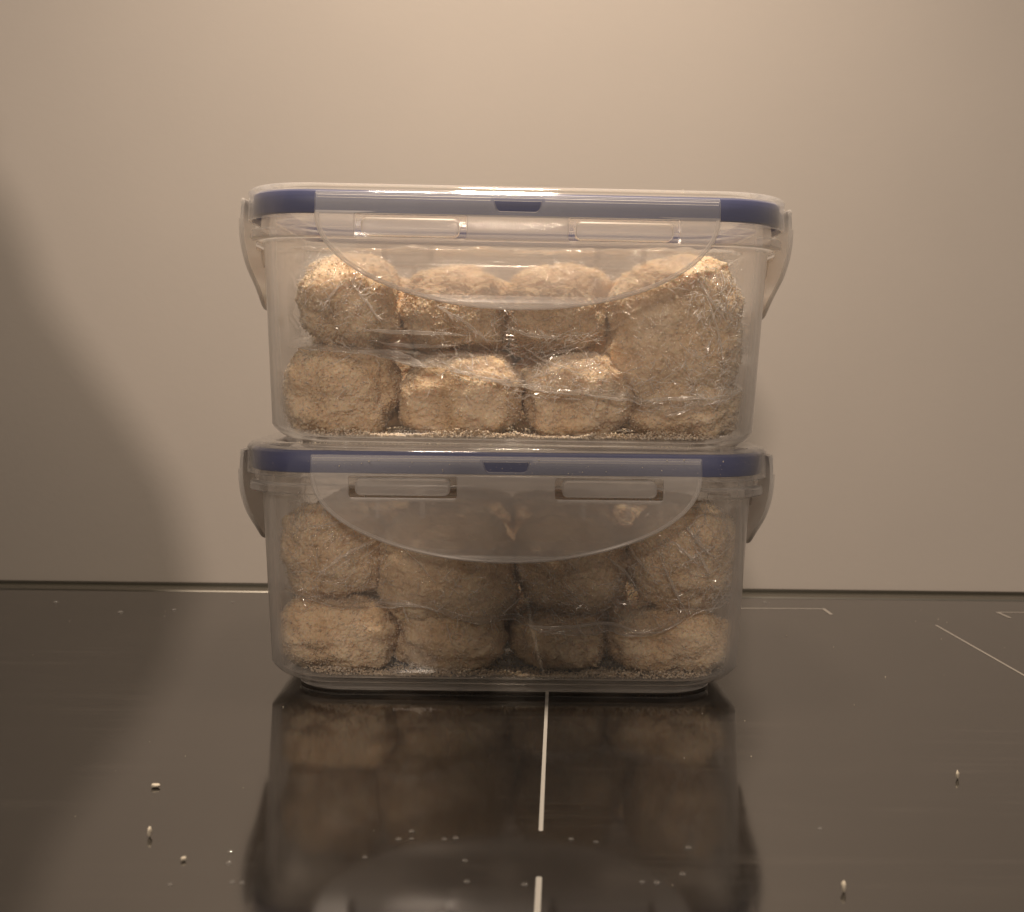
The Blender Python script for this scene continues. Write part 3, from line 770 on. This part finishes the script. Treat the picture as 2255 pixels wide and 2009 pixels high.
DROP = []
bm = bmesh.new()
lathe(bm, [(0.00085, 0.0), (0.00082, 0.00012), (0.0007, 0.00026), (0.0005, 0.00036), (0.00025, 0.00041)], 14, True)
drop_me = bm_mesh(bm)
for px, py, sc in ((-0.0274, -0.1395, 1), (-0.0306, -0.1455, 1), (-0.0270, -0.1452, .8), (-0.0178, -0.1452, .9), (-0.0146, -0.1442, 1), (0.0179, -0.1440, .9), (0.0248, -0.1460, .8),
                   (0.0502, -0.1494, 1), (0.0462, -0.1680, 1), (0.0350, -0.1735, .9), (0.0388, -0.1738, 1), (0.0045, -0.1760, 1), (-0.0114, -0.1605, .9), (-0.0385, -0.1590, .9),
                   (-0.0104, -0.1745, 1), (0.0905, -0.1335, .8), (-0.0706, -0.1765, .9), (-0.0680, -0.1770, .9), (-0.0860, -0.1785, .8), (-0.0754, -0.1562, 1), (-0.0742, -0.1640, 1),
                   (-0.2470, 0.1960, 1.5), (-0.2040, 0.1700, 1.8), (-0.1780, 0.1780, 1.4), (-0.1520, 0.2010, 1.2), (-0.0930, 0.215, 1.2), (0.2490, 0.2520, 1.6), (0.1430, 0.2190, 1.4),
                   (0.2870, 0.258, 1.5), (0.2800, 0.2560, 1.3), (0.2740, 0.2520, 1.3)):
    d = bpy.data.objects.new('water_drop', drop_me); COL.objects.link(d)
    d.location = (px, py, 0.0001 if py < 0.24 else -0.0044); d.scale = (sc, sc * 1.05, sc)
    back = py > 0.14
    tag(d, 'clear water drop near the back edge of the hob' if back else 'tiny clear water drop on the hob in front of the stack', 'water drop',
        'water drops along the back of the hob' if back else 'water drops on the front of the hob'); DROP.append(d)
drop_me.materials.append(M['water'])
drop_me.polygons.foreach_set('use_smooth', np.ones(len(drop_me.polygons), bool))

# ------------------------------------------------------------------ unseen conical shape added to cast the soft shadow on the wall
caster = tag(empty('shadow_caster', (-0.321, -0.060, 0)), 'added shadow caster, dark conical stoneware shape out of view on the left of the hob', 'shadow caster')
bm = bmesh.new(); lathe(bm, [(0.085, 0.0003), (0.100, 0.004), (0.116, 0.030), (0.124, 0.060), (0.126, 0.075), (0.121, 0.075), (0.114, 0.040), (0.094, 0.012)], 72)
link('caster_base', bm_mesh(bm), M['caster_clay'], caster, angle=50)
bm = bmesh.new(); lathe(bm, [(0.120, 0.0755), (0.1245, 0.083), (0.1235, 0.105), (0.122, 0.137), (0.112, 0.178), (0.089, 0.215), (0.064, 0.253), (0.047, 0.278), (0.036, 0.312), (0.022, 0.340), (0.012, 0.350)], 72)
lid = link('caster_cone', bm_mesh(bm), M['caster_clay'], caster, angle=50)
bm = bmesh.new(); lathe(bm, [(0.010, 0.3503), (0.011, 0.356), (0.015, 0.364), (0.014, 0.372), (0.008, 0.377), (0.002, 0.378)], 48)
link('knob', bm_mesh(bm), M['caster_clay'], lid)

# ------------------------------------------------------------------ unseen slab added behind the camera to shade the bottom container
blocker = tag(empty('light_blocker', (-0.050, -0.515, -0.0045)), 'added light blocker, black upright slab out of view that shades the bottom container', 'light_blocker')
def up(bm): 
    for v in bm.verts: v.co = (v.co.x, -v.co.z, v.co.y)
    bmesh.ops.recalc_face_normals(bm, faces=bm.faces)
bm = bmesh.new(); loft(bm, [rr(0.0335, 0.0785, 0.008, -0.0035, 6), rr(0.0340, 0.0790, 0.0085, -0.003, 6), rr(0.0340, 0.0790, 0.0085, 0.003, 6), rr(0.0335, 0.0785, 0.008, 0.0035, 6)])
bmesh.ops.translate(bm, verts=bm.verts, vec=(0, 0.222, 0)); up(bm)
link('body', bm_mesh(bm), M['blocker_shell'], blocker, angle=30)
bm = bmesh.new(); loft(bm, [rr(0.031, 0.075, 0.006, 0.0036, 4), rr(0.031, 0.075, 0.006, 0.0040, 4)])
bmesh.ops.translate(bm, verts=bm.verts, vec=(0, 0.222, 0)); up(bm)
link('blocker_screen', bm_mesh(bm), M['blocker_screen'], blocker, smooth=False)
bm = bmesh.new(); lathe(bm, [(0.055, 0.0), (0.056, 0.002), (0.054, 0.006), (0.012, 0.009), (0.008, 0.014), (0.008, 0.136), (0.010, 0.142)], 40)
bmesh.ops.translate(bm, verts=bm.verts, vec=(0, -0.012, 0.0001))
link('blocker_stand', bm_mesh(bm), M['blocker_shell'], blocker, angle=40)
